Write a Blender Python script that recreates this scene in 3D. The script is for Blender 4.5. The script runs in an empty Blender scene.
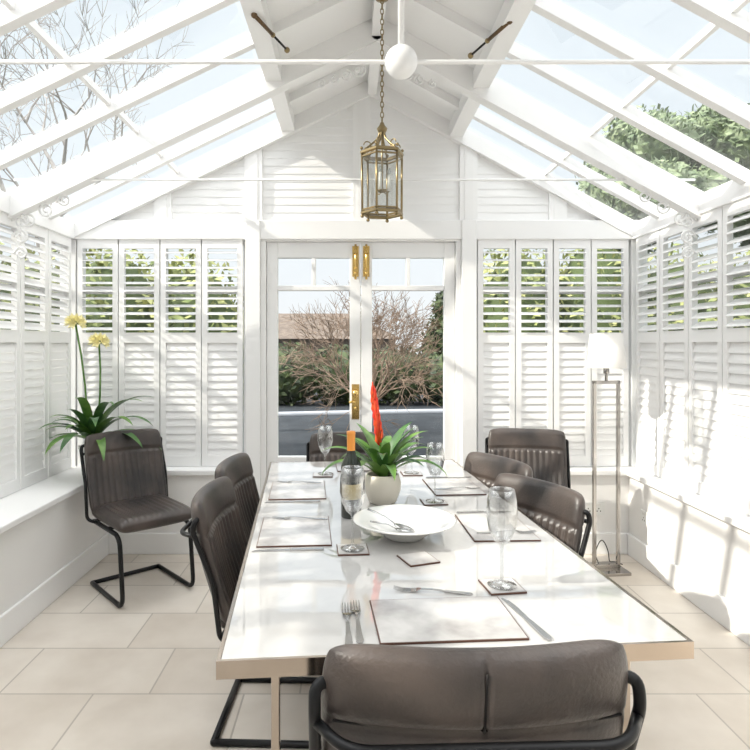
import bpy, math, random
from mathutils import Matrix, Vector
random.seed(7)
scene = bpy.context.scene
pi = math.pi

# ------------------------------------------------------------------ materials
def nodes_of(m):
    m.use_nodes = True
    return m.node_tree.nodes, m.node_tree.links

def pmat(name, col, rough=0.5, metal=0.0, noise=None, bump=0.0, bscale=50, coat=0.0, spec=0.5, trans=0.0, emis=None):
    m = bpy.data.materials.new(name)
    n, l = nodes_of(m)
    b = n['Principled BSDF']
    b.inputs['Base Color'].default_value = (*col, 1)
    b.inputs['Roughness'].default_value = rough
    b.inputs['Metallic'].default_value = metal
    b.inputs['Specular IOR Level'].default_value = spec
    b.inputs['Coat Weight'].default_value = coat
    b.inputs['Transmission Weight'].default_value = trans
    tc = n.new('ShaderNodeTexCoord')
    if noise:
        col2, sc, lo, hi = noise
        t = n.new('ShaderNodeTexNoise'); t.inputs['Scale'].default_value = sc; t.inputs['Detail'].default_value = 5
        r = n.new('ShaderNodeValToRGB')
        r.color_ramp.elements[0].position = lo; r.color_ramp.elements[1].position = hi
        r.color_ramp.elements[0].color = (*col, 1); r.color_ramp.elements[1].color = (*col2, 1)
        l.new(tc.outputs['Object'], t.inputs['Vector']); l.new(t.outputs['Fac'], r.inputs['Fac'])
        l.new(r.outputs['Color'], b.inputs['Base Color'])
    if bump:
        t2 = n.new('ShaderNodeTexNoise'); t2.inputs['Scale'].default_value = bscale; t2.inputs['Detail'].default_value = 4
        bp = n.new('ShaderNodeBump'); bp.inputs['Strength'].default_value = bump; bp.inputs['Distance'].default_value = 0.004
        l.new(tc.outputs['Object'], t2.inputs['Vector']); l.new(t2.outputs['Fac'], bp.inputs['Height']); l.new(bp.outputs['Normal'], b.inputs['Normal'])
    return m

def glassmat(name, tint=(1, 1, 1), lo=0.04, hi=0.5, blend=0.35):
    m = bpy.data.materials.new(name)
    n, l = nodes_of(m)
    n.remove(n['Principled BSDF'])
    out = n['Material Output']
    tr = n.new('ShaderNodeBsdfTransparent'); tr.inputs['Color'].default_value = (*tint, 1)
    gl = n.new('ShaderNodeBsdfGlossy'); gl.inputs['Roughness'].default_value = 0.02
    lw = n.new('ShaderNodeLayerWeight'); lw.inputs['Blend'].default_value = blend
    mr = n.new('ShaderNodeMapRange'); mr.inputs['To Min'].default_value = lo; mr.inputs['To Max'].default_value = hi
    mx = n.new('ShaderNodeMixShader')
    l.new(lw.outputs['Facing'], mr.inputs['Value']); l.new(mr.outputs['Result'], mx.inputs['Fac'])
    l.new(tr.outputs[0], mx.inputs[1]); l.new(gl.outputs[0], mx.inputs[2]); l.new(mx.outputs[0], out.inputs['Surface'])
    return m

WHITE = pmat('white_paint', (0.89, 0.885, 0.878), 0.45)
WALL = pmat('wall_paint', (0.86, 0.847, 0.83), 0.7, noise=((0.83, 0.815, 0.80), 3, 0.35, 0.7))
SHUT = pmat('shutter_paint', (0.905, 0.90, 0.893), 0.4)
CHROME = pmat('chrome', (0.40, 0.38, 0.36), 0.12, 1.0)
BRONZE = pmat('table_edge_metal', (0.47, 0.41, 0.355), 0.10, 1.0)
STEEL = pmat('cutlery_steel', (0.50, 0.50, 0.50), 0.18, 1.0)
BRASS = pmat('brass', (0.72, 0.50, 0.18), 0.25, 1.0)
ABRASS = pmat('antique_brass', (0.31, 0.24, 0.13), 0.35, 1.0)
DBRASS = pmat('dark_brass', (0.14, 0.09, 0.05), 0.4, 0.8)
BLACK = pmat('black_metal', (0.015, 0.015, 0.016), 0.4, 0.6)
LEATH = pmat('grey_leather', (0.030, 0.0255, 0.025), 0.36, noise=((0.098, 0.076, 0.065), 4.5, 0.40, 0.72), bump=0.3, bscale=140)
SEAM = pmat('leather_seam', (0.012, 0.010, 0.010), 0.7)
CERAM = pmat('white_ceramic', (0.85, 0.84, 0.81), 0.15, coat=0.4)
POTM = pmat('cream_pot', (0.72, 0.67, 0.58), 0.35)
SOIL = pmat('soil', (0.05, 0.035, 0.02), 0.9)
LEAF = pmat('leaf_green', (0.06, 0.17, 0.025), 0.4, noise=((0.18, 0.31, 0.07), 14, 0.35, 0.7))
LEAFD = pmat('leaf_dark', (0.03, 0.10, 0.025), 0.35, noise=((0.10, 0.22, 0.055), 10, 0.4, 0.7))
RED = pmat('bromeliad_red', (0.70, 0.03, 0.015), 0.4, noise=((0.80, 0.12, 0.02), 30, 0.4, 0.7))
PETAL = pmat('petal_yellow', (0.95, 0.88, 0.50), 0.5)
SHADE = pmat('lampshade_fabric', (0.80, 0.77, 0.73), 0.8)
BOTTLE = pmat('bottle_glass', (0.012, 0.016, 0.010), 0.15, coat=0.2)
CAPS = pmat('bottle_capsule', (0.80, 0.30, 0.05), 0.35)
LABEL = pmat('bottle_label', (0.62, 0.50, 0.26), 0.6)
MATEDGE = pmat('placemat_edge', (0.10, 0.045, 0.03), 0.5)
MATTOP = pmat('placemat_top', (0.62, 0.60, 0.58), 0.14, noise=((0.33, 0.315, 0.305), 7, 0.40, 0.68), coat=0.3)
GLASS = glassmat('window_glass', (0.97, 0.985, 0.98), 0.02, 0.35, 0.2)
LGLASS = glassmat('lantern_glass', (0.88, 0.89, 0.87), 0.08, 0.5)
WGLASS = glassmat('wine_glass', (0.94, 0.945, 0.945), 0.05, 0.85, 0.38)
PLASTIC = pmat('white_plastic', (0.82, 0.82, 0.8), 0.35)
HEDGE = pmat('hedge_leaf', (0.012, 0.028, 0.008), 0.6, noise=((0.07, 0.10, 0.02), 5, 0.35, 0.7))
SHCORE = pmat('shrub_core', (0.07, 0.10, 0.03), 0.8)
HEDGEL = pmat('shrub_leaf', (0.13, 0.18, 0.045), 0.6, noise=((0.48, 0.48, 0.20), 4, 0.35, 0.65))
TREELEAF = pmat('tree_leaf', (0.11, 0.165, 0.08), 0.6, noise=((0.28, 0.34, 0.19), 4, 0.35, 0.65))
BARK = pmat('bark', (0.42, 0.39, 0.37), 0.9)
BARKR = pmat('bark_reddish', (0.28, 0.20, 0.145), 0.9)
ASPH = pmat('driveway', (0.018, 0.023, 0.030), 0.85, noise=((0.030, 0.037, 0.046), 3, 0.35, 0.7))
KERB = pmat('kerb', (0.40, 0.42, 0.46), 0.7)
ROOFT = pmat('clay_tile', (0.13, 0.10, 0.08), 0.8, noise=((0.19, 0.15, 0.12), 3, 0.4, 0.6))
BRICK = pmat('house_brick', (0.14, 0.11, 0.09), 0.8)

def marble():
    m = bpy.data.materials.new('marble_top'); n, l = nodes_of(m); b = n['Principled BSDF']
    tc = n.new('ShaderNodeTexCoord')
    t = n.new('ShaderNodeTexNoise'); t.inputs['Scale'].default_value = 2.2; t.inputs['Detail'].default_value = 8; t.inputs['Distortion'].default_value = 1.6
    r = n.new('ShaderNodeValToRGB'); e = r.color_ramp.elements
    e[0].position = 0.42; e[0].color = (0.56, 0.545, 0.527, 1)
    e[1].position = 0.58; e[1].color = (0.56, 0.545, 0.527, 1)
    x = e.new(0.5); x.color = (0.53, 0.518, 0.502, 1)
    l.new(tc.outputs['Object'], t.inputs['Vector']); l.new(t.outputs['Fac'], r.inputs['Fac']); l.new(r.outputs['Color'], b.inputs['Base Color'])
    b.inputs['Roughness'].default_value = 0.04; b.inputs['Coat Weight'].default_value = 1.0; b.inputs['Coat Roughness'].default_value = 0.005
    b.inputs['Coat IOR'].default_value = 1.8
    return m
MARBLE = marble()

def floormat():
    m = bpy.data.materials.new('limestone_tiles'); n, l = nodes_of(m); b = n['Principled BSDF']
    tc = n.new('ShaderNodeTexCoord')
    mp = n.new('ShaderNodeMapping'); mp.inputs['Rotation'].default_value = (0, 0, 0.0); mp.inputs['Location'].default_value = (0.2, 0.13, 0)
    br = n.new('ShaderNodeTexBrick')
    br.inputs['Scale'].default_value = 1.0
    br.inputs['Brick Width'].default_value = 0.60; br.inputs['Row Height'].default_value = 0.36
    br.inputs['Mortar Size'].default_value = 0.004; br.inputs['Mortar Smooth'].default_value = 0.2
    br.offset = 0.37
    br.inputs['Color1'].default_value = (0.64, 0.575, 0.50, 1); br.inputs['Color2'].default_value = (0.75, 0.695, 0.625, 1)
    br.inputs['Mortar'].default_value = (0.46, 0.415, 0.36, 1)
    t = n.new('ShaderNodeTexNoise'); t.inputs['Scale'].default_value = 4; t.inputs['Detail'].default_value = 6
    r = n.new('ShaderNodeValToRGB'); r.color_ramp.elements[0].position = 0.3; r.color_ramp.elements[1].position = 0.7
    r.color_ramp.elements[0].color = (0.84, 0.82, 0.80, 1); r.color_ramp.elements[1].color = (1, 1, 1, 1)
    mx = n.new('ShaderNodeMixRGB'); mx.blend_type = 'MULTIPLY'; mx.inputs[0].default_value = 1
    l.new(tc.outputs['Object'], mp.inputs['Vector']); l.new(mp.outputs[0], br.inputs['Vector'])
    l.new(tc.outputs['Object'], t.inputs['Vector']); l.new(t.outputs['Fac'], r.inputs['Fac'])
    l.new(br.outputs['Color'], mx.inputs[1]); l.new(r.outputs['Color'], mx.inputs[2]); l.new(mx.outputs[0], b.inputs['Base Color'])
    b.inputs['Roughness'].default_value = 0.38
    bp = n.new('ShaderNodeBump'); bp.inputs['Strength'].default_value = 0.3; bp.inputs['Distance'].default_value = 0.003; bp.invert = True
    l.new(br.outputs['Fac'], bp.inputs['Height']); l.new(bp.outputs[0], b.inputs['Normal'])
    return m
FLOORM = floormat()

# ------------------------------------------------------------------ mesh builder
class MB:
    def __init__(s):
        s.v = []; s.f = []; s.mi = []; s.sm = []; s.mats = []
    def m(s, mat):
        if mat not in s.mats: s.mats.append(mat)
        return s.mats.index(mat)
    def add(s, vs, fs, mat, smooth=False, M=None):
        o = len(s.v); k = s.m(mat)
        for p in vs:
            p = Vector(p)
            if M is not None: p = M @ p
            s.v.append(tuple(p))
        for f in fs:
            s.f.append(tuple(i + o for i in f)); s.mi.append(k); s.sm.append(smooth)
    def box(s, a, b, mat, M=None, bev=0.0):
        x0, y0, z0 = a; x1, y1, z1 = b
        vs = [(x0, y0, z0), (x1, y0, z0), (x1, y1, z0), (x0, y1, z0), (x0, y0, z1), (x1, y0, z1), (x1, y1, z1), (x0, y1, z1)]
        fs = [(0, 3, 2, 1), (4, 5, 6, 7), (0, 1, 5, 4), (1, 2, 6, 5), (2, 3, 7, 6), (3, 0, 4, 7)]
        s.add(vs, fs, mat, False, M)
    def prism(s, poly, d0, d1, mat, M=None):
        # poly in XZ, extruded along Y
        n = len(poly)
        vs = [(x, d0, z) for x, z in poly] + [(x, d1, z) for x, z in poly]
        fs = [tuple(range(n)), tuple(range(2 * n - 1, n - 1, -1))]
        for i in range(n):
            j = (i + 1) % n
            fs.append((i, i + n, j + n, j))
        s.add(vs, fs, mat, False, M)
    def tube(s, pts, r, mat, n=8, closed=False, M=None, cap=True, smooth=True, flat=1.0):
        pts = [Vector(p) for p in pts]; N = len(pts)
        rs = r if isinstance(r, (list, tuple)) else [r] * N
        T = []
        for i in range(N):
            if closed: t = pts[(i + 1) % N] - pts[i - 1]
            elif i == 0: t = pts[1] - pts[0]
            elif i == N - 1: t = pts[-1] - pts[-2]
            else: t = (pts[i + 1] - pts[i]).normalized() + (pts[i] - pts[i - 1]).normalized()
            if t.length < 1e-9: t = Vector((0, 0, 1))
            T.append(t.normalized())
        up = Vector((0, 0, 1)) if abs(T[0].z) < 0.9 else Vector((0, 1, 0))
        nrm = T[0].cross(up).normalized()
        vs = []
        for i in range(N):
            nrm = (nrm - T[i] * nrm.dot(T[i]))
            if nrm.length < 1e-6: nrm = T[i].orthogonal()
            nrm.normalize(); b = T[i].cross(nrm)
            for k in range(n):
                a = 2 * pi * (k + .5) / n
                vs.append(pts[i] + (nrm * math.cos(a) + b * math.sin(a) * flat) * rs[i])
        fs = []
        for i in range(N if closed else N - 1):
            j = (i + 1) % N
            for k in range(n):
                k2 = (k + 1) % n
                fs.append((i * n + k, i * n + k2, j * n + k2, j * n + k))
        if not closed and cap:
            fs.append(tuple(range(n - 1, -1, -1))); fs.append(tuple((N - 1) * n + k for k in range(n)))
        s.add(vs, fs, mat, smooth and n > 4, M)
    def bar(s, p, q, w, h, mat, up=(0, 0, 1), M=None):
        p = Vector(p); q = Vector(q); t = (q - p).normalized(); side = t.cross(Vector(up)).normalized(); u = side.cross(t)
        vs = []
        for c in (p, q):
            for a, b in ((-1, -1), (1, -1), (1, 1), (-1, 1)):
                vs.append(c + side * a * w / 2 + u * b * h / 2)
        s.add(vs, [(0, 1, 2, 3), (7, 6, 5, 4), (0, 4, 5, 1), (1, 5, 6, 2), (2, 6, 7, 3), (3, 7, 4, 0)], mat, False, M)
    def lathe(s, prof, mat, n=32, c=(0, 0, 0), M=None, smooth=True):
        vs = []; fs = []
        for r, z in prof:
            for k in range(n):
                a = 2 * pi * k / n
                vs.append((c[0] + r * math.cos(a), c[1] + r * math.sin(a), c[2] + z))
        for i in range(len(prof) - 1):
            for k in range(n):
                k2 = (k + 1) % n
                fs.append((i * n + k, i * n + k2, (i + 1) * n + k2, (i + 1) * n + k))
        s.add(vs, fs, mat, smooth, M)
    def disc(s, r, mat, n=32, c=(0, 0, 0), M=None):
        s.add([(c[0] + r * math.cos(2 * pi * k / n), c[1] + r * math.sin(2 * pi * k / n), c[2]) for k in range(n)], [tuple(range(n))], mat, False, M)
    def sphere(s, c, r, mat, n=16, sc=(1, 1, 1), M=None):
        vs = []; fs = []; h = n // 2
        for i in range(h + 1):
            th = pi * i / h
            for k in range(n):
                a = 2 * pi * k / n
                vs.append((c[0] + r * sc[0] * math.sin(th) * math.cos(a), c[1] + r * sc[1] * math.sin(th) * math.sin(a), c[2] + r * sc[2] * math.cos(th)))
        for i in range(h):
            for k in range(n):
                k2 = (k + 1) % n
                fs.append((i * n + k, (i + 1) * n + k, (i + 1) * n + k2, i * n + k2))
        s.add(vs, fs, mat, True, M)
    def mesh(s, name):
        me = bpy.data.meshes.new(name)
        me.from_pydata(s.v, [], s.f)
        for m in s.mats: me.materials.append(m)
        me.polygons.foreach_set('material_index', s.mi)
        me.polygons.foreach_set('use_smooth', s.sm)
        me.update()
        return me
    def obj(s, name, loc=(0, 0, 0), rot=0.0, parent=None, bevel=0.0):
        o = bpy.data.objects.new(name, s.mesh(name))
        scene.collection.objects.link(o)
        o.location = loc; o.rotation_euler = (0, 0, rot)
        if parent: o.parent = parent
        if bevel:
            md = o.modifiers.new('Bevel', 'BEVEL'); md.width = bevel; md.segments = 2; md.limit_method = 'ANGLE'
        return o

def place(me, name, loc, rot=0.0, scale=1.0):
    o = bpy.data.objects.new(name, me); scene.collection.objects.link(o)
    o.location = loc; o.rotation_euler = (0, 0, rot); o.scale = (scale,) * 3
    return o

def empty(name, loc=(0, 0, 0), rot=0.0):
    e = bpy.data.objects.new(name, None); scene.collection.objects.link(e); e.location = loc; e.rotation_euler = (0, 0, rot)
    e.empty_display_size = 0.1
    return e

def fillet(pts, r, n=6):
    pts = [Vector(p) for p in pts]; out = [pts[0]]
    for i in range(1, len(pts) - 1):
        a, b, c = pts[i - 1], pts[i], pts[i + 1]
        d = min(r, (a - b).length * .49, (c - b).length * .49)
        p = b + (a - b).normalized() * d; q = b + (c - b).normalized() * d
        for k in range(n + 1):
            t = k / n
            out.append(p * (1 - t) ** 2 + b * 2 * t * (1 - t) + q * t * t)
    out.append(pts[-1]); return out

# ------------------------------------------------------------------ room constants
XL, XR, YB, YF = -1.93, 1.98, 4.15, -1.3
XLI, XRI, YBI = -1.62, 1.86, 4.00
ZS, ZE, ZR, XC = 0.56, 2.2, 3.2, 0.15
def rz(x):
    return ZE + (ZR - ZE) * (x - XL) / (XC - XL) if x <= XC else ZE + (ZR - ZE) * (XR - x) / (XR - XC)
def xl_at(z): return XL + (z - ZE) / (ZR - ZE) * (XC - XL)
def xr_at(z): return XR - (z - ZE) / (ZR - ZE) * (XR - XC)
DX0, DX1 = -0.61, 0.76       # door opening

mb = MB(); mb.box((XL - .1, YF - .1, -0.1), (XR + .1, YB + .1, 0), FLOORM); mb.obj('floor')

mb = MB(); mb.box((XL - .1, YF, 0), (XLI, YB + .1, ZS - .035), WALL)
mb.box((XL - .1, YF, ZS - .035), (XL - .02, YB + .1, ZS), WALL); mb.obj('wall_left')
mb = MB(); mb.box((XRI, YF, 0), (XR + .1, YB + .1, ZS - .035), WALL); mb.obj('wall_right')
mb = MB()
mb.box((XLI, YBI, 0), (DX0 - .1, YB + .1, ZS - .035), WALL)
mb.box((DX1 + .1, YBI, 0), (XRI, YB + .1, ZS - .035), WALL)
mb.obj('wall_back')
mb = MB()
mb.box((XL - .1, YF - .15, 0), (XR + .1, YF, 2.2), WALL)
mb.prism([(XL - .1, 2.2), (XR + .1, 2.2), (XC, 3.3)], YF - .15, YF, WALL)
mb.obj('wall_front')

mb = MB()
mb.box((XL, YF, ZS - .035), (XLI + .03, YB, ZS), WHITE)
mb.obj('trim_1', bevel=.006)
mb = MB(); mb.box((XRI - .03, YF, ZS - .035), (XR, YB, ZS), WHITE); mb.obj('trim_2', bevel=.006)
mb = MB()
mb.box((XLI + .03, YBI - .03, ZS - .035), (DX0 - .1, YB, ZS), WHITE)
mb.box((DX1 + .1, YBI - .03, ZS - .035), (XRI - .03, YB, ZS), WHITE)
mb.obj('trim_3', bevel=.006)
for nm, a, b in (('baseboard_left', (XLI, YF, 0), (XLI + .018, YBI, .14)), ('baseboard_right', (XRI - .018, YF, 0), (XRI, YBI, .14)),
                 ('baseboard_back', (XLI + .018, YBI - .018, 0), (DX0 - .1, YBI, .14)), ('baseboard_back_right', (DX1 + .1, YBI - .018, 0), (XRI - .018, YBI, .14))):
    mb = MB(); mb.box(a, b, WHITE); mb.obj(nm, bevel=.005)

# ------------------------------------------------------------------ shutters
def slat(mb, x0, x1, z, ang, M, chord=.062, th=.008):
    c, s_ = math.cos(ang), math.sin(ang)
    pr = [(-chord / 2, -th * .25), (-chord / 4, -th / 2), (chord / 4, -th / 2), (chord / 2, -th * .25), (chord / 2, th * .25), (chord / 4, th / 2), (-chord / 4, th / 2), (-chord / 2, th * .25)]
    vs = []
    for x in (x0, x1):
        for y, zz in pr:
            vs.append((x, y * c - zz * s_, z + y * s_ + zz * c))
    n = 8
    fs = [tuple(range(n)), tuple(range(2 * n - 1, n - 1, -1))] + [(i, i + n, (i + 1) % n + n, (i + 1) % n) for i in range(n)]
    mb.add(vs, fs, SHUT, False, M)

def panel(mb, x0, x1, z0, zm, z1, M, openang=.30, closeang=1.32):
    g = .004; st = .036; d = .016
    x0 += g; x1 -= g
    mb.box((x0, -d, z0), (x0 + st, d, z1), SHUT, M); mb.box((x1 - st, -d, z0), (x1, d, z1), SHUT, M)
    mb.box((x0 + st, -d, z0), (x1 - st, d, z0 + .07), SHUT, M); mb.box((x0 + st, -d, z1 - .06), (x1 - st, d, z1), SHUT, M)
    mb.box((x0 + st, -d, zm - .035), (x1 - st, d, zm + .035), SHUT, M)
    for a, b, ang in ((z0 + .07, zm - .035, closeang), (zm + .035, z1 - .06, openang)):
        n = round((b - a) / .053); p = (b - a) / n
        for i in range(n):
            slat(mb, x0 + st, x1 - st, a + p * (i + .5), ang, M)

Mb = Matrix.Translation((0, YB - .04, 0))
Ml = Matrix.Translation((XL + .03, 0, 0)) @ Matrix.Rotation(pi / 2, 4, 'Z')
Mr = Matrix.Translation((XR - .03, 0, 0)) @ Matrix.Rotation(-pi / 2, 4, 'Z')
ZM, ZT = 1.44, 2.11
for (a, b) in ((-1.865, -.73), (.87, 1.905)):
    mb = MB(); w = (b - a) / 4
    for i in range(4): panel(mb, a + w * i, a + w * (i + 1), ZS + .002, ZM, ZT, Mb)
    mb.obj('plantation_shutters')
npan = 17; y0s, y1s = YF + .02, YB - .09; w = (y1s - y0s) / npan
mb = MB()
for i in range(npan): panel(mb, y0s + w * i, y0s + w * (i + 1), ZS + .002, ZM, ZT, Ml, openang=.75)
mb.obj('plantation_shutters')
mb = MB()
for i in range(npan): panel(mb, -y1s + w * i, -y1s + w * (i + 1), ZS + .002, ZM, ZT, Mr, openang=.60)
mb.obj('plantation_shutters')

def window(name, segs, M, gap=None):
    mb = MB()
    for a, b, n in segs:
        w = (b - a) / n
        for i in range(n + 1):
            mb.box((a + w * i - .025, .035, ZS - .02), (a + w * i + .025, .085, ZT + .02), WHITE, M)
        for z in (ZS, 1.77, ZT):
            mb.box((a, .037, z - .025), (b, .08, z + .025), WHITE, M)
        mb.add([(a, .06, ZS), (b, .06, ZS), (b, .06, ZT), (a, .06, ZT)], [(0, 1, 2, 3)], GLASS, False, M)
    mb.obj(name)
window('window_1', [(-1.88, -.71, 2)], Mb)
window('window_2', [(.86, 1.92, 2)], Mb)
window('window_3', [(YF, YB, 9)], Ml)
window('window_4', [(-YB, -YF, 9)], Mr)

mb = MB()
mb.box((XL - .1, YF, ZT), (XL + .06, YB + .1, ZE + .02), WHITE)
mb.box((XR - .06, YF, ZT), (XR + .1, YB + .1, ZE + .02), WHITE)
mb.box((XL, YB - .07, ZT), (XR, YB + .1, ZE + .04), WHITE)
mb.box((XL - .05, YB - .06, ZS), (XL + .06, YB + .1, ZT), WHITE)
mb.box((XR - .06, YB - .06, ZS), (XR + .05, YB + .1, ZT), WHITE)
for x in (-.71, .76):
    mb.box((x, YB - .08, 0), (x + .10, YB + .08, ZE + .04), WHITE)
mb.obj('trim_4', bevel=.004)

# gable
posts = [-1.28, -.66, .08, .81, 1.42]
mb = MB()
for x in posts:
    mb.box((x - .028, YB - .06, ZE + .02), (x + .028, YB + .03, rz(x) - .05), WHITE)
xs = [XL] + posts + [XR]
for i in range(len(xs) - 1):
    a = xs[i] + (.03 if i else 0); b = xs[i + 1] - (.03 if i < len(xs) - 2 else 0)
    for x in (a + .012, b - .012):
        if rz(x) - ZE > .15: mb.box((x - .018, YB - .055, ZE + .03), (x + .018, YB - .02, rz(x) - .08), SHUT)
    z = ZE + .075
    while z < ZR - .1:
        l = max(a, xl_at(z + .07)); r = min(b, xr_at(z + .07))
        if r - l > .05: slat(mb, l, r, z, 1.47, Matrix.Translation((0, YB - .03, 0)), .057, .003)
        z += .053
for p, q in (((XL, YB - .03, ZE - .05), (XC, YB - .03, ZR - .05)), ((XR, YB - .03, ZE - .05), (XC, YB - .03, ZR - .05))):
    mb.bar(p, q, .10, .10, WHITE, up=(0, 0, 1))
mb.obj('wall_gable')

# ------------------------------------------------------------------ roof
mb = MB()
def rafter(Y, w, h, drop):
    for xe in (XL, XR):
        mb.bar((xe, Y, ZE - drop), (XC, Y, ZR - drop), w, h, WHITE)
SL, SR = -.42, .72
for Y in (3.74, 2.93, 2.52, 2.10, 1.34, .92, .5, .1, -.3, -.75):
    rafter(Y, .045, .06, .02)
for Y in (3.34, 1.76, -1.25):
    rafter(Y, .08, .13, .06)
mb.bar((XC, YF, ZR - .04), (XC, YB, ZR - .04), .06, .14, WHITE)
for a, b in ((SL, XC), (XC, SR)):
    za, zb = rz(a), rz(b)
    mb.prism([(a, za - .0), (b, zb - .0), (b, zb + .03), (a, za + .03)], YF, YB, WHITE)
for x in (SL, SR):
    mb.bar((x, YF, rz(x) - .04), (x, YB, rz(x) - .04), .09, .09, WHITE)
for x in (-1.17, 1.33):
    mb.bar((x, YF, rz(x)), (x, YB, rz(x)), .022, .03, WHITE)
mb.obj('ceiling')
mb = MB()
for a, b in ((XL - .08, SL), (SR, XR + .08)):
    s_ = (ZR - ZE) / (XC - XL) if a < 0 else -(ZR - ZE) / (XR - XC)
    f = (lambda x: ZE + s_ * (x - (XL if a < 0 else XR)) + .02)
    mb.add([(a, YF, f(a)), (b, YF, f(b)), (b, YB + .1, f(b)), (a, YB + .1, f(a))], [(0, 1, 2, 3)], GLASS)
mb.obj('window_5')

def spiral(c, r0, turns, sx=1, sz=1, n=40, ph=0):
    out = []
    for i in range(n + 1):
        t = i / n; a = ph + turns * 2 * pi * t; r = r0 * (1 - .8 * t)
        out.append((c[0] + sx * r * math.cos(a), c[1], c[2] + sz * r * math.sin(a)))
    return out
for k, Y in enumerate((1.76, 3.34)):
    mb = MB()
    zt = 2.22 if k == 0 else 2.31
    e = .06
    mb.tube([(XL + e, Y, zt), (XR - e, Y, zt)], .0065, WHITE, 8)
    if k == 0:
        mb.tube([(XC, Y, ZR - .1), (XC, Y, zt)], .010, WHITE, 8)
        mb.sphere((XC, Y, zt), .048, WHITE, 24)
    zc = 3.01
    if k == 1:
        mb.prism([(XC - .42, zc - .05), (XC + .37, zc - .05), (XC + .06, ZR - .06), (XC - .06, ZR - .06)], Y - .025, Y + .025, WHITE)
    for sg in (-1, 1):
        for j in range(4):
            x = XC + sg * (.10 + j * .07); rr = .040 - j * .006
            mb.tube(spiral((x, Y, zc - .055 - rr - (.03 * j if k == 1 else 0)), rr, 1.6, sg, 1, ph=pi / 2), .0055, WHITE, 6)
        xe = XL if sg < 0 else XR
        for j in range(3):
            x = xe - sg * (.14 + j * .10); rr = .05 - j * .006
            z = rz(x) - .13 - rr
            mb.tube(spiral((x, Y, z), rr, 1.6, -sg, 1, ph=pi / 2), .006, WHITE, 6)
            mb.tube(spiral((xe - sg * .10, Y, ZE - .12 - j * .09), rr, 1.5, -sg, -1, ph=pi), .006, WHITE, 6)
    mb.obj('roof_tie_rod')

for x0, x1 in ((-.42, -.30), (.70, .575)):
    mb = MB()
    p = Vector((x0, 2.63, rz(x0) - .09)); q = Vector((x1, 2.86, rz(x0) - .13))
    mb.tube([p, p + (q - p) * .55], .009, DBRASS, 10); mb.tube([p + (q - p) * .5, q], .0055, BLACK, 8)
    mb.sphere(p, .014, DBRASS, 12); mb.sphere(q, .014, ABRASS, 12); mb.sphere(p + (q - p) * .55, .012, ABRASS, 12)
    mb.tube([p, p + Vector((0, 0, .06))], .006, DBRASS, 8)
    mb.obj('roof_vent_stay')

# ------------------------------------------------------------------ doors
zt = 2.10
mb = MB()
mb.box((DX0, YB - .05, zt), (DX1, YB + .06, ZT + .02), WHITE)
mb.box((DX0, YB - .05, 0), (DX0 + .035, YB + .06, zt), WHITE); mb.box((DX1 - .035, YB - .05, 0), (DX1, YB + .06, zt), WHITE)
mb.box((DX0, YB - .05, 0), (DX1, YB + .06, .03), WHITE)
mb.obj('trim_5', bevel=.003)
xm = (DX0 + DX1) / 2
for i, (a, b) in enumerate(((DX0 + .037, xm - .002), (xm + .002, DX1 - .037))):
    e = empty('door_%d' % (i + 1))
    mb = MB(); y0, y1 = YB - .02, YB + .03; st = .075
    mb.box((a, y0, .032), (a + st, y1, zt - .002), WHITE); mb.box((b - st, y0, .032), (b, y1, zt - .002), WHITE)
    mb.box((a + st, y0, zt - .11), (b - st, y1, zt - .002), WHITE); mb.box((a + st, y0, .032), (b - st, y1, .62), WHITE)
    mb.box((a + st, y0, 1.765), (b - st, y1, 1.80), WHITE)
    mb.box(((a + b) / 2 - .014, y0, 1.80), ((a + b) / 2 + .014, y1, zt - .11), WHITE)
    mb.box((a + st + .05, y0 - .012, .12), (b - st - .05, y0, .54), WHITE)
    mb.obj('frame', parent=e, bevel=.004)
    mb = MB(); mb.add([(a + st, YB, .62), (b - st, YB, .62), (b - st, YB, zt - .11), (a + st, YB, zt - .11)], [(0, 1, 2, 3)], GLASS)
    mb.obj('glass', parent=e)
    mb = MB()
    xh = b - .035 if i == 0 else a + .035
    mb.box((xh - .022, y0 - .006, 1.86), (xh + .022, y0, 2.07), BRASS)
    mb.tube([(xh, y0 - .014, 1.84), (xh, y0 - .014, 2.08)], .008, BRASS, 10)
    mb.sphere((xh, y0 - .02, 1.88), .012, BRASS, 12)
    for z in (1.90, 2.03): mb.box((xh - .016, y0 - .024, z - .012), (xh + .016, y0, z + .012), BRASS)
    if i == 0:
        mb.box((xh - .025, y0 - .006, .88), (xh + .025, y0, 1.12), BRASS)
        mb.lathe([(0, 0), (.022, .0), (.024, .006), (.012, .012), (.009, .03), (.02, .04), (.024, .055), (.016, .066), (0, .068)], BRASS, 20,
                 M=Matrix.Translation((xh, y0 - .004, 1.06)) @ Matrix.Rotation(pi / 2, 4, 'X'))
        mb.tube([(xh, y0 - .02, 1.0), (xh - .03, y0 - .022, 1.0), (xh - .045, y0 - .022, .995)], .008, BRASS, 10)
        mb.tube([(xh, y0 - .02, .955), (xh, y0 - .006, .955)], .008, BRASS, 10)
    mb.obj('handle', parent=e)

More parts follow.
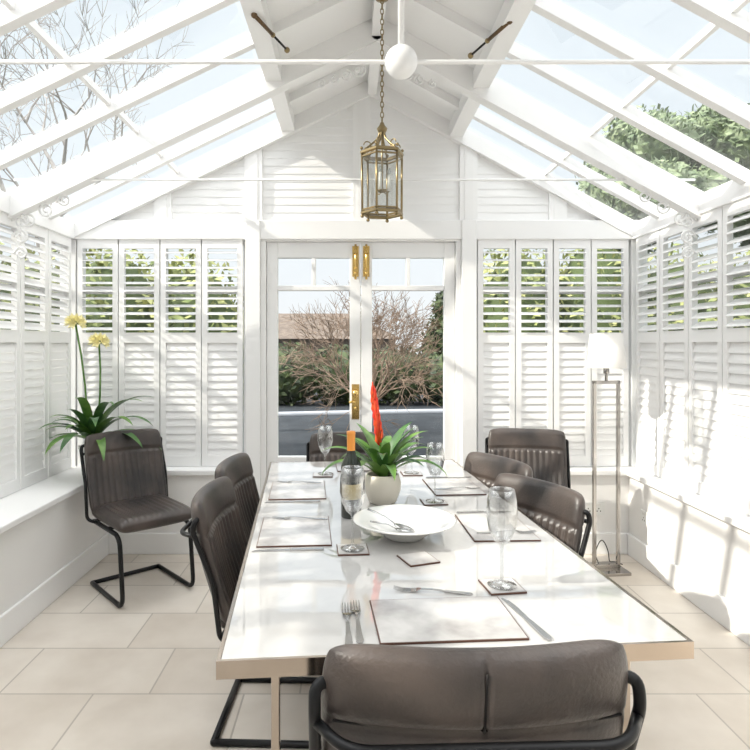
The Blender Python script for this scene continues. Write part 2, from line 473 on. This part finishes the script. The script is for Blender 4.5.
# ------------------------------------------------------------------ chair
def cushion(mb, w, L, t, mat, mapf, bump=None, k=.05, nu=97, nv=49, pw=10):
    vs = []; fs = []
    for side in (1, -1):
        for j in range(nv):
            v = math.sin(pi / 2 * (2 * j / (nv - 1) - 1))
            for i in range(nu):
                u = math.sin(pi / 2 * (2 * i / (nu - 1) - 1))
                x = u * w / 2 * (1 - k * abs(v) ** 9); y = v * L / 2 * (1 - k * abs(u) ** 9)
                th = t / 2 * math.sqrt(max(0, 1 - abs(u) ** pw)) * math.sqrt(max(0, 1 - abs(v) ** pw))
                if bump: th += bump(u, v, side) * (th / (t / 2))
                vs.append(mapf(x, y, side * th, u, v))
    o = nu * nv
    for j in range(nv - 1):
        for i in range(nu - 1):
            a = j * nu + i
            fs.append((a, a + 1, a + nu + 1, a + nu))
            fs.append((o + a, o + a + nu, o + a + nu + 1, o + a + 1))
    mb.add(vs, fs, mat, True)

def seamdip(d, wd, amp): return -amp * math.exp(-(d / wd) ** 2)

chair_parts = {}
mb = MB(); BL = .47
def mapback(x, y, n, u, v):
    h = y + BL / 2; f = h / BL
    Y = .205 + .12 * f ** 1.25 - .035 * (x / .23) ** 2 - n + .02 * math.sin(pi * f) 
    return (x, Y, .43 + h * .965 + n * .15)
VS = .50
def bback(u, v, s_):
    b = 0
    if s_ > 0:
        if v < .42: b += .010 * abs(math.sin(u * pi * 6.5)) - .006
        b += seamdip(v - .46, .035, .012)
    else:
        if v > VS: b += seamdip(u - .0, .013, .008)
        b += seamdip(v - VS, .025, .012)
    return b
cushion(mb, .475, BL, .066, LEATH, mapback, bback, k=.055, nu=121, nv=71)
def backpt(x, y, off=.0335):
    return mapback(x, y, -off, 0, 0)
mb.tube([backpt(x / 100, VS * BL / 2, .0225) for x in range(-22, 23)], .0022, SEAM, 5)
mb.tube([backpt(0, VS * BL / 2 + i * .0098, .0265) for i in range(11)], .0022, SEAM, 5)
chair_parts['back'] = mb.mesh('chair_back')
mb = MB()
def mapseat(x, y, n, u, v):
    return (x * (1 - .04 * (1 - v) / 2), y - .01, .445 + n - .02 * max(0, -v - .3) ** 2 - .012 * (1 - u * u) * (1 - v * v))
def bseat(u, v, s_):
    if s_ > 0 and v < .5: return .006 * abs(math.sin(u * pi * 6.5)) - .003
    return 0
cushion(mb, .46, .46, .085, LEATH, mapseat, bseat, k=.05)
chair_parts['seat'] = mb.mesh('chair_seat')
mb = MB(); r = .0125
for sg in (-1, 1):
    x = sg * .205
    pts = [(x, .235, r), (x, -.235, r), (x, -.185, .385), (x, .205, .385)]
    mb.tube(fillet(pts, .07), r, BLACK, 10)
    xs_ = sg * .247
    pts = [(sg * .205, .16, .385), (xs_, .20, .40), (xs_, .225, .60), (xs_, .300, .785), (xs_, .29, .82), (sg * .215, .28, .82)]
    mb.tube(fillet(pts, .04), .0095, BLACK, 10)
mb.tube([(-.205, .235, r), (.205, .235, r)], r, BLACK, 10)
for sg in (-1, 1): mb.sphere((sg * .205, .235, r), r, BLACK, 10)
mb.tube([(-.205, .0, .385), (.205, .0, .385)], .010, BLACK, 8)
mb.tube([(-.205, .205, .385), (.205, .205, .385)], .010, BLACK, 8)
pts = [(-.247, .290, .765), (-.20, .358, .762), (.20, .358, .762), (.247, .290, .765)]
mb.tube(fillet(pts, .05), .0085, BLACK, 10)
chair_parts['frame'] = mb.mesh('chair_frame')
def chair(x, y, deg, sc=.98):
    e = empty('dining_chair', (x, y, 0), math.radians(deg)); e.scale = (sc, sc, sc)
    for nm, me in chair_parts.items():
        o = bpy.data.objects.new(nm, me); scene.collection.objects.link(o); o.parent = e
chair(.192, 1.255, 182, 1.045)
chair(-.240, 2.27, 88, .965)
chair(-.265, 2.78, 85, .97)
chair(.485, 2.21, -62, .97)
chair(.45, 2.72, -64, .97)
chair(1.04, 3.46, -12)
chair(.0, 3.31, 2)
chair(-1.19, 3.44, 42)

# ------------------------------------------------------------------ table
TA = math.radians(4.6); TC = (.150, 2.25)
e = empty('dining_table', (TC[0], TC[1], 0), TA)
mb = MB(); mb.box((-.492, -1.012, .732), (.492, 1.012, .760), MARBLE); mb.obj('top', parent=e, bevel=.002)
mb = MB()
for a, b in (((-.5, -1.02, .724), (.5, -1.012, .7605)), ((-.5, 1.012, .724), (.5, 1.02, .7605)), ((-.5, -1.012, .724), (-.492, 1.012, .7605)), ((.492, -1.012, .724), (.5, 1.012, .7605)),
             ((-.492, -1.012, .724), (.492, 1.012, .731))):
    mb.box(a, b, BRONZE)
mb.obj('edge_band', parent=e)
mb = MB()
for sx in (-1, 1):
    for sy in (-1, 1):
        mb.box((sx * .385 - .009, sy * .93 - .03, 0), (sx * .385 + .009, sy * .93 + .03, .724), BRONZE)
for sy in (-1, 1): mb.box((-.385, sy * .93 - .02, .70), (.385, sy * .93 + .02, .724), BRONZE)
mb.obj('legs', parent=e, bevel=.002)

ZT0 = .7606
def placemat(x, y, w, h, deg, name='placemat'):
    mb = MB(); mb.box((-w / 2, -h / 2, 0), (w / 2, h / 2, .004), MATEDGE); mb.box((-w / 2 + .0025, -h / 2 + .0025, .004), (w / 2 - .0025, h / 2 - .0025, .0046), MATTOP)
    return mb.obj(name, (x, y, ZT0), math.radians(deg))
placemat(.215, 1.375, .32, .215, 4)
placemat(-.185, 2.03, .32, .235, 94)
placemat(-.225, 2.60, .32, .235, 94)
placemat(.50, 2.07, .30, .215, 92)
placemat(.455, 2.66, .30, .215, 94)
placemat(.08, 3.09, .30, .20, 4)
for x, y, d in ((.20, 1.76, 20), (.395, 1.56, 8), (.008, 1.84, 4), (.335, 2.40, 5), (-.13, 2.90, 0), (.30, 2.93, 4)):
    placemat(x, y, .095, .095, d, 'coaster')
ZG = ZT0 + .0047
def wineglass_mesh(h=.235, R=.042):
    mb = MB()
    hs = h * .44
    out = [(.0, .001), (.036, .001), (.037, .0025), (.02, .005), (.006, .010), (.004, .02), (.0038, hs - .02), (.006, hs - .006), (.02, hs + .006), (R * .85, hs + .035), (R, hs + .065), (R * .95, h - .03), (R * .80, h)]
    inn = [(R * .78, h), (R * .93, h - .03), (R * .97, hs + .065), (R * .82, hs + .037), (.018, hs + .009), (0, hs + .003)]
    mb.lathe(out + inn, WGLASS, 28)
    return mb.mesh('wine_glass')
wg = wineglass_mesh(.23, .038); wg2 = wineglass_mesh(.25, .040)
for x, y, me in ((.395, 1.56, wg2), (.008, 1.84, wg2), (.34, 2.40, wg), (-.12, 2.91, wg), (.30, 2.93, wg)):
    place(me, 'wine_glass', (x, y, ZG))

def fork_mesh():
    mb = MB(); L = .20
    def strip(pts, th=.0018):
        vs = []; fs = []
        for y, w, z in pts: vs += [(-w, y, z), (w, y, z), (w, y, z + th), (-w, y, z + th)]
        for i in range(len(pts) - 1):
            a = i * 4
            for k in range(4): fs.append((a + k, a + (k + 1) % 4, a + 4 + (k + 1) % 4, a + 4 + k))
        fs.append((3, 2, 1, 0)); e_ = (len(pts) - 1) * 4; fs.append((e_, e_ + 1, e_ + 2, e_ + 3))
        mb.add(vs, fs, STEEL)
    strip([(0, .004, 0), (.01, .0085, 0), (.05, .006, .002), (.10, .0035, .006), (.13, .004, .006), (.142, .010, .003), (.155, .0115, .001)])
    for k in range(4):
        x = -.0098 + k * .0065
        mb.box((x - .0014, .154, .001), (x + .0014, .175, .0025), STEEL); mb.add([(x - .0014, .175, .001), (x + .0014, .175, .001), (x + .0006, .20, .006), (x - .0006, .20, .006),
               (x - .0014, .175, .0025), (x + .0014, .175, .0025), (x + .0006, .20, .007), (x - .0006, .20, .007)],
               [(0, 1, 2, 3), (7, 6, 5, 4), (0, 4, 5, 1), (1, 5, 6, 2), (2, 6, 7, 3), (3, 7, 4, 0)], STEEL)
    return mb.mesh('fork')
def knife_mesh():
    mb = MB()
    pts = [(0, -.004, .004), (.01, -.008, .008), (.06, -.007, .007), (.10, -.005, .005), (.105, -.004, .008), (.16, -.004, .010), (.20, -.004, .008), (.22, -.004, -.002)]
    vs = []; fs = []
    for y, a, b in pts: vs += [(a, y, 0), (b, y, 0), (b, y, .0022 if y > .1 else .005), (a, y, .0022 if y > .1 else .005)]
    for i in range(len(pts) - 1):
        a = i * 4
        for k in range(4): fs.append((a + k, a + (k + 1) % 4, a + 4 + (k + 1) % 4, a + 4 + k))
    fs.append((3, 2, 1, 0)); e_ = (len(pts) - 1) * 4; fs.append((e_, e_ + 1, e_ + 2, e_ + 3))
    mb.add(vs, fs, STEEL); return mb.mesh('table_knife')
fk, kn = fork_mesh(), knife_mesh()
def put(me, nm, x, y, deg, z=ZT0): place(me, nm, (x, y, z), math.radians(deg))
ZM0 = ZT0 + .0048
put(fk, 'fork', -.002, 1.25, 2); put(fk, 'fork', .022, 1.265, 3)
put(kn, 'table_knife', .425, 1.275, 12)
put(fk, 'fork', .31, 1.515, 82)
put(fk, 'fork', -.08, 2.15, 88, ZM0); put(kn, 'table_knife', -.08, 1.845, 94)
put(fk, 'fork', -.13, 2.72, 88, ZM0); put(kn, 'table_knife', -.12, 2.41, 94)
put(fk, 'fork', .42, 1.99, -88, ZM0); put(kn, 'table_knife', .40, 2.25, -86)
put(fk, 'fork', .37, 2.60, -88, ZM0); put(kn, 'table_knife', .36, 2.84, -86)

e = empty('serving_bowl', (.178, 1.97, ZT0))
mb = MB()
mb.lathe([(0, .0), (.06, .0), (.065, .004), (.085, .018), (.125, .042), (.165, .056), (.170, .060), (.165, .062), (.122, .050), (.082, .026), (.05, .014), (0, .012)], CERAM, 56)
mb.obj('bowl', parent=e)
mb = MB()
for a, off in ((.5, 0), (-.4, .03)):
    M = Matrix.Translation((-.0, -.03 + off, .030)) @ Matrix.Rotation(a, 4, 'Z') @ Matrix.Rotation(.22, 4, 'Y')
    mb.sphere((.0, 0, 0), .026, STEEL, 16, (1.4, .85, .25), M); mb.tube([(-.028, 0, 0), (-.07, 0, .014), (-.135, 0, .018)], [.004, .003, .006], STEEL, 8, M=M, flat=.5)
mb.obj('servers', parent=e)

mb = MB()
mb.lathe([(0, 0), (.034, 0), (.037, .004), (.037, .185), (.034, .20), (.018, .228), (.0145, .245), (.0145, .25)], BOTTLE, 28)
mb.lathe([(.0372, .07), (.0374, .075), (.0374, .12), (.0372, .125)], LABEL, 28)
mb.lathe([(.0148, .238), (.0152, .30), (.0158, .302), (.0158, .312), (.013, .314), (0, .314)], CAPS, 24)
mb.obj('wine_bottle', (.004, 2.20, ZT0))

def strap(mb, base, az, L, w, rise, droop, mat, n=12, curl=.3, z_up=1.0):
    p = Vector(base); d = Vector((math.cos(az), math.sin(az), 0)); side = Vector((-math.sin(az), math.cos(az), 0))
    ang = rise; vs = []; fs = []
    for i in range(n + 1):
        t = i / n
        hw = w / 2 * (min(1, .55 + t * 2) if t < .5 else max(0.03, (1 - ((t - .5) / .5) ** 2.2)))
        nz = (-d * math.sin(ang) + Vector((0, 0, math.cos(ang))))
        vs += [p - side * hw + nz * hw * curl, p.copy(), p + side * hw + nz * hw * curl]
        p = p + (d * math.cos(ang) + Vector((0, 0, math.sin(ang)))) * (L / n)
        ang -= droop / n * (0.5 + t)
    for i in range(n):
        a = i * 3
        fs += [(a, a + 1, a + 4, a + 3), (a + 1, a + 2, a + 5, a + 4)]
    mb.add(vs, fs, mat, True)

e = empty('potted_bromeliad', (.13, 2.40, ZT0))
mb = MB(); mb.lathe([(0, 0), (.045, 0), (.055, .006), (.072, .05), (.074, .08), (.066, .112), (.062, .116), (.058, .112), (.064, .09), (.064, .09)], POTM, 40)
mb.disc(.064, SOIL, 30, (0, 0, .098)); mb.obj('pot', parent=e)
mb = MB(); rnd = random.Random(3)
for i in range(28):
    az = i * 2.399 + rnd.uniform(-.2, .2); ring = i / 28
    strap(mb, (.014 * math.cos(az), .014 * math.sin(az), .10), az, .20 + .09 * rnd.random(), .042, 1.38 - .65 * ring, 1.0 + 1.1 * ring, LEAF if i % 3 else LEAFD)
mb.obj('leaves', parent=e)
mb = MB()
mb.tube([(0, 0, .1), (-.01, 0, .25), (-.02, 0, .29)], .006, LEAF, 8)
for i in range(13):
    t = i / 12; z = .23 + t * .19; sg = 1 if i % 2 else -1
    wd = .015 * (1 - t) ** .5 + .003
    c = Vector((-.012 - .026 * t, 0, z))
    mb.tube([c, c + Vector((sg * wd * .7, 0, .018)), c + Vector((sg * wd * .7, 0, .042)), c + Vector((sg * wd * .3, 0, .064))], [.008, .009, .006, .001], RED, 8, flat=.7)
mb.tube([(-.012, 0, .24), (-.024, 0, .33), (-.042, 0, .48)], [.010, .010, .002], RED, 8)
mb.obj('flower_spike', parent=e)

e = empty('potted_clivia', (-1.65, 3.84, ZS))
mb = MB(); mb.lathe([(0, 0), (.055, 0), (.06, .004), (.078, .17), (.082, .172), (.082, .19), (.074, .19), (.070, .165)], CERAM, 36); mb.disc(.072, SOIL, 30, (0, 0, .17)); mb.obj('pot', parent=e)
mb = MB()
for i in range(22):
    az = -pi / 2 + (i - 10.5) * .155 + rnd.uniform(-.06, .06)
    lim = .25 if math.cos(az) < -.75 else (.34 if math.cos(az) < 0 else .48)
    strap(mb, (.02 * math.cos(az), .02 * math.sin(az), .22), az, lim + .05 * rnd.random(), .058, 1.2 - .7 * (i % 3) / 2, 1.2 + .8 * rnd.random(), LEAFD if i % 2 else LEAF, n=14, curl=.25)
mb.obj('leaves', parent=e)
mb = MB()
for tip, s0 in (((-.08, -.06, .965), -.02), ((.06, -.04, .845), .02)):
    tip = Vector(tip); b = Vector((s0, -.01, .17))
    mid = (b + tip) / 2 + Vector((.02, 0, 0))
    mb.tube([b, b.lerp(mid, .5) + Vector((.005, 0, 0)), mid, mid.lerp(tip, .5) + Vector((.006, 0, 0)), tip], .006, LEAF, 8)
    for i in range(16):
        az = i * 2.4; el = -.2 + 1.3 * (i / 16)
        d = Vector((math.cos(az) * math.cos(el), math.sin(az) * math.cos(el), math.sin(el)))
        s2 = d.orthogonal().normalized(); s3 = d.cross(s2)
        c = tip + d * .02
        mb.tube([tip, c], .003, LEAF, 5)
        for k in range(5):
            a = k * 2 * pi / 5; o_ = s2 * math.cos(a) + s3 * math.sin(a); pr = d.cross(o_)
            vs = [c, c + d * .026 + o_ * .014 + pr * .011, c + d * .044 + o_ * .032, c + d * .026 + o_ * .014 - pr * .011]
            mb.add(vs, [(0, 1, 2, 3)], PETAL, False)
mb.obj('flowers', parent=e)

# ------------------------------------------------------------------ floor lamp
e = empty('floor_lamp', (1.58, 3.70, 0), .12)
mb = MB()
mb.box((-.105, -.10, 0), (.105, .10, .018), CHROME)
for x in (-.078, .078): mb.box((x - .010, -.010, .018), (x + .010, .010, 1.17), CHROME)
mb.box((-.088, -.010, 1.150), (.088, .010, 1.17), CHROME); mb.box((-.088, -.010, .018), (.088, .010, .038), CHROME)
mb.tube([(0, 0, 1.17), (0, 0, 1.29)], .009, CHROME, 12); mb.lathe([(0, 1.21), (.018, 1.215), (.018, 1.25), (.012, 1.26), (0, 1.26)], CHROME, 16)
mb.obj('stand', parent=e, bevel=.0015)
mb = MB(); mb.lathe([(.115, 1.25), (.095, 1.46), (.093, 1.46), (.113, 1.25), (.115, 1.25)], SHADE, 40)
for a in range(3): mb.tube([(0, 0, 1.29), (.11 * math.cos(a * 2.094), .11 * math.sin(a * 2.094), 1.27)], .002, CHROME, 5)
mb.sphere((0, 0, 1.325), .03, PLASTIC, 14, (1, 1, 1.25))
mb.obj('shade', parent=e)
mb = MB(); mb.tube(fillet([(-.02, .05, .02), (-.06, .03, .10), (-.02, .02, .20), (.03, .03, .12), (.05, .05, .03), (.09, .06, .03), (.12, .02, .024)], .05), .003, BLACK, 6); mb.obj('cord', parent=e)

def socket(M, name='wall_socket'):
    mb = MB(); mb.box((-.073, -.009, -.043), (.073, 0, .043), PLASTIC, M)
    for sx in (-.035, .035):
        mb.box((sx - .012, -.0105, .018), (sx + .012, -.009, .032), CERAM, M)
        for dx, dz, ww in ((0, .003, .003), (-.011, -.014, .003), (.011, -.014, .003)): mb.box((sx + dx - ww, -.0094, dz - .005), (sx + dx + ww, -.0088, dz + .003), BLACK, M)
    mb.obj(name, bevel=.0)
socket(Matrix.Translation((XRI, 3.75, .30)) @ Matrix.Rotation(-pi / 2, 4, 'Z'))
socket(Matrix.Translation((1.62, YBI, .30)))

# ------------------------------------------------------------------ lantern
e = empty('pendant_lantern', (XC + .005, 2.90, 0), math.radians(12))
zb, ztp = 2.025, 2.315
mb = MB(); R = .098
def hexp(R, z, k): a = k * pi / 3; return Vector((R * math.cos(a), R * math.sin(a), z))
for z, rr in ((zb, .009), (zb + .015, .005), (ztp, .010), (ztp - .02, .005)):
    RR = R if z < 2.2 else R * 1.02
    mb.tube([hexp(RR, z, k) for k in range(6)], rr, ABRASS, 6, closed=True, smooth=False)
for k in range(6):
    mb.tube([hexp(R, zb, k), hexp(R * 1.02, ztp, k)], .0055, ABRASS, 8)
    mb.sphere(hexp(R, zb - .016, k), .009, ABRASS, 10); mb.sphere(hexp(R * 1.04, ztp + .02, k), .008, ABRASS, 10)
    a = k * pi / 3; pts = []
    for t in [i / 12 for i in range(13)]:
        r_ = R * 1.0 * (1 - t) + .018 * t - .035 * math.sin(pi * t); z = ztp + .125 * t ** .8
        pts.append((r_ * math.cos(a), r_ * math.sin(a), z))
    mb.tube(pts, .0045, ABRASS, 6)
    sp = [(math.cos(a) * (R * .75 + .018 * math.cos(q)), math.sin(a) * (R * .75 + .018 * math.cos(q)), ztp + .035 + .018 * math.sin(q)) for q in [i * .5 for i in range(12)]]
    mb.tube(sp, .003, ABRASS, 5)
mb.lathe([(0, ztp + .10), (.02, ztp + .105), (.026, ztp + .12), (.014, ztp + .135), (.008, ztp + .15), (0, ztp + .152)], ABRASS, 20)
mb.tube([(0, 0, ztp + .12), (0, 0, zb + .12)], .005, ABRASS, 8)
mb.lathe([(0, zb + .10), (.02, zb + .105), (.024, zb + .115), (.01, zb + .12)], ABRASS, 16)
for k in range(3):
    a = k * 2.094; x, y = .035 * math.cos(a), .035 * math.sin(a)
    mb.tube([(0, 0, zb + .11), (x * .6, y * .6, zb + .095), (x, y, zb + .11)], .003, ABRASS, 6)
    mb.tube([(x, y, zb + .11), (x, y, zb + .19)], .008, CERAM, 10); mb.sphere((x, y, zb + .205), .010, LGLASS, 10, (1, 1, 2))
mb.obj('frame', parent=e)
mb = MB()
for k in range(6):
    p = [hexp(R, zb, k), hexp(R, zb, k + 1), hexp(R * 1.02, ztp, k + 1), hexp(R * 1.02, ztp, k)]
    mb.add(p, [(0, 1, 2, 3)], LGLASS)
mb.obj('glass', parent=e)
mb = MB(); z = ztp + .150; i = 0
while z < ZR - .13:
    pts = []
    for q in range(12):
        a = q * 2 * pi / 12
        x = .008 * math.cos(a); zz = .016 * math.sin(a)
        pts.append((x, 0, z + zz + .012) if i % 2 else (0, x, z + zz + .012))
    mb.tube(pts, .0023, ABRASS, 5, closed=True); z += .025; i += 1
mb.lathe([(0, ZR - .15), (.03, ZR - .14), (.045, ZR - .115), (.045, ZR - .11)], ABRASS, 20)
mb.obj('chain', parent=e)

# ------------------------------------------------------------------ exterior
mb = MB(); mb.box((-40, -20, -.25), (40, 60, -.12), ASPH); mb.obj('ground_exterior')
mb = MB(); pts = []
for i in range(30):
    t = i / 29; pts.append((-8 + 20 * t, 11.0 + 2.6 * math.sin(t * 2.2), -.10))
mb.tube(pts, .075, KERB, 6); mb.obj('kerb')
def foliage(name, blobs, n, ls, mat, core=None, seed=1):
    rn = random.Random(seed); mb = MB(); tot = sum(b[3] * b[4] + b[4] * b[5] + b[3] * b[5] for b in blobs)
    for (x, y, z, a, b, c) in blobs:
        mb.sphere((x, y, z), 1, core or mat, 14, (a * .86, b * .86, c * .86))
        m = int(n * (a * b + b * c + a * c) / tot)
        vs = []; fs = []
        for i in range(m):
            d = Vector((rn.gauss(0, 1), rn.gauss(0, 1), rn.gauss(0, 1))).normalized(); r_ = rn.uniform(.8, 1.06)
            p = Vector((x + d.x * a * r_, y + d.y * b * r_, z + d.z * c * r_))
            u = Vector((rn.gauss(0, 1), rn.gauss(0, 1), rn.gauss(0, 1))).normalized(); w_ = u.orthogonal().normalized()
            s_ = ls * rn.uniform(.6, 1.4); q = len(vs)
            vs += [p - u * s_, p + w_ * s_ * .5, p + u * s_, p - w_ * s_ * .5]; fs.append((q, q + 1, q + 2, q + 3))
        mb.add(vs, fs, mat)
    return mb.obj(name)
rn = random.Random(5)
def hedgeblobs(x0, x1, y, h, n, d=.7):
    out = []
    for i in range(n):
        x = x0 + (x1 - x0) * (i + .5) / n
        hh = h * rn.uniform(.9, 1.08)
        out.append((x, y + rn.uniform(-.15, .15), hh / 2 - .1, (x1 - x0) / n * .75, d, hh / 2 + .1))
    return out
foliage('hedge', hedgeblobs(-9, 10, 15.5, 1.40, 14, .9), 9000, .09, HEDGE, seed=2)
foliage('garden_shrub', hedgeblobs(-6.5, -1.5, 7.6, 2.75, 5, .8), 8000, .06, HEDGEL, SHCORE, seed=3)
foliage('garden_shrub', hedgeblobs(1.75, 6.5, 7.8, 2.75, 5, .8), 8000, .06, HEDGEL, SHCORE, seed=4)
foliage('garden_shrub', [(5.0, y, 1.1, .8, .9, 1.35) for y in (.5, 2, 3.5, 5, 6.0)], 7000, .06, HEDGEL, SHCORE, seed=6)
tb = []
for i in range(20):
    tb.append((7.4 + rn.uniform(-2.3, 2.3), 11 + rn.uniform(-1, 1), 4.8 + rn.uniform(-1.3, 1.0), .75, .7, .55))
o = foliage('leafy_tree', tb, 16000, .075, TREELEAF, seed=8)
mb = MB(); mb.tube([(7.6, 11, -.2), (7.5, 11, 2), (7.7, 11, 4.5)], [.22, .18, .08], BARK, 10); t_ = mb.obj('trunk'); t_.parent = o
tb = [(3.3 + rn.uniform(-.5, .5), 18.6 + rn.uniform(-.3, .3), 1.9 + rn.uniform(-.9, .9), .7, .6, .8) for i in range(10)]
foliage('evergreen_tree', tb, 5000, .09, HEDGE, seed=9)

def grow(mb, rn, p, d, L, r, lv, mat, spread, upb=.1, kids=3, rmin=.004):
    pts = [p]; rs = [r]; q = p.copy(); dd = d.copy()
    for i in range(3):
        dd = (dd + Vector((rn.gauss(0, .12), rn.gauss(0, .12), rn.gauss(0, .08)))).normalized()
        q = q + dd * (L / 3); pts.append(q.copy()); rs.append(r * (1 - .2 * (i + 1)))
    mb.tube(pts, rs, mat, 5 if lv > 1 else 3, cap=False)
    if lv <= 0: return
    for k in range(kids if lv > 1 else kids + 1):
        a = rn.uniform(0, 2 * pi); o_ = dd.orthogonal().normalized(); o_.rotate(Matrix.Rotation(a, 3, dd))
        nd = (dd + o_ * rn.uniform(.6, 1.4) * spread * 1.4 + Vector((0, 0, upb))).normalized()
        s_ = pts[2] if k == 0 else pts[3]
        grow(mb, rn, s_, nd, L * rn.uniform(.62, .82), max(r * .55, rmin), lv - 1, mat, spread, upb, kids, rmin)
def bare_tree(seed, H, r0, mat, spread=.55, levels=5, trunk=.25):
    mb = MB(); grow(mb, random.Random(seed), Vector((0, 0, -.15)), Vector((0, 0, 1)), H * trunk, r0, levels, mat, spread)
    return mb.mesh('added_bare_tree')
t1 = bare_tree(11, 7.5, .10, BARK, levels=6)
place(t1, 'added_bare_tree', (-4.7, 9.8, 0), .4, 1.35)
place(t1, 'added_bare_tree', (-6.5, -1.0, 0), 2.0, 1.0)  # added tree out of view, set in the sun's path to cast dapples
mb = MB(); r2 = random.Random(31)
for i in range(20):
    a = i * 2 * pi / 20 + r2.uniform(-.2, .2); tl = r2.uniform(.15, 1.15)
    d = Vector((math.cos(a) * math.sin(tl), math.sin(a) * math.sin(tl), math.cos(tl)))
    grow(mb, r2, Vector((.08 * math.cos(a), .08 * math.sin(a), .35)), d, .75, .022, 4, BARKR, .45, .02, 3, .0048)
mb.tube([(0, 0, -.15), (0, 0, .2), (0, 0, .42)], [.11, .09, .07], BARKR, 10)
mb.obj('bare_shrub', (.28, 10.2, 0))
mb = MB()
mb.box((-11, 40, -.2), (3, 48, 1.8), BRICK)
mb.add([(-11.4, 39.6, 1.8), (3.4, 39.6, 1.8), (3.4, 48.4, 1.8), (-11.4, 48.4, 1.8), (-7.5, 44, 3.7), (.0, 44, 3.7)], [(0, 1, 5, 4), (1, 2, 5), (2, 3, 4, 5), (3, 0, 4), (3, 2, 1, 0)], ROOFT)
mb.obj('neighbour_house')

# ------------------------------------------------------------------ light
w = bpy.data.worlds.new('World'); scene.world = w; w.use_nodes = True
n, l = w.node_tree.nodes, w.node_tree.links
bg = n['Background']
tc = n.new('ShaderNodeTexCoord'); sp = n.new('ShaderNodeSeparateXYZ'); r = n.new('ShaderNodeValToRGB')
e = r.color_ramp.elements
# bright sky: pale blue low down, unseen zenith boosted to light the room
e[0].position = 0.0; e[0].color = (.25, .255, .26, 1); e[1].position = 1; e[1].color = (1.0, 1.0, 1.0, 1)
x = e.new(.28); x.color = (.228, .247, .264, 1)
x = e.new(.55); x.color = (.232, .252, .270, 1)
x = e.new(.75); x.color = (.95, .96, .97, 1)
l.new(tc.outputs['Generated'], sp.inputs[0]); l.new(sp.outputs['Z'], r.inputs['Fac']); l.new(r.outputs['Color'], bg.inputs['Color'])
bg.inputs['Strength'].default_value = 3.9
sun = bpy.data.lights.new('sun', 'SUN'); sun.energy = 5.5; sun.angle = .016; sun.color = (1, .94, .84)
so = bpy.data.objects.new('sun', sun); scene.collection.objects.link(so)
so.rotation_euler = Vector((.80, .22, -.56)).to_track_quat('-Z', 'Y').to_euler()

cam = bpy.data.cameras.new('camera'); co = bpy.data.objects.new('camera', cam); scene.collection.objects.link(co)
co.location = (0, 0, 1.39); co.rotation_euler = (pi / 2, 0, 0)
cam.sensor_width = 36; cam.lens = 36 * 600 / 750
cam.shift_x = 25 / 750; cam.shift_y = -30 / 750; cam.clip_start = .05
scene.camera = co
scene.view_settings.view_transform = 'Standard'
scene.view_settings.exposure = 0.0
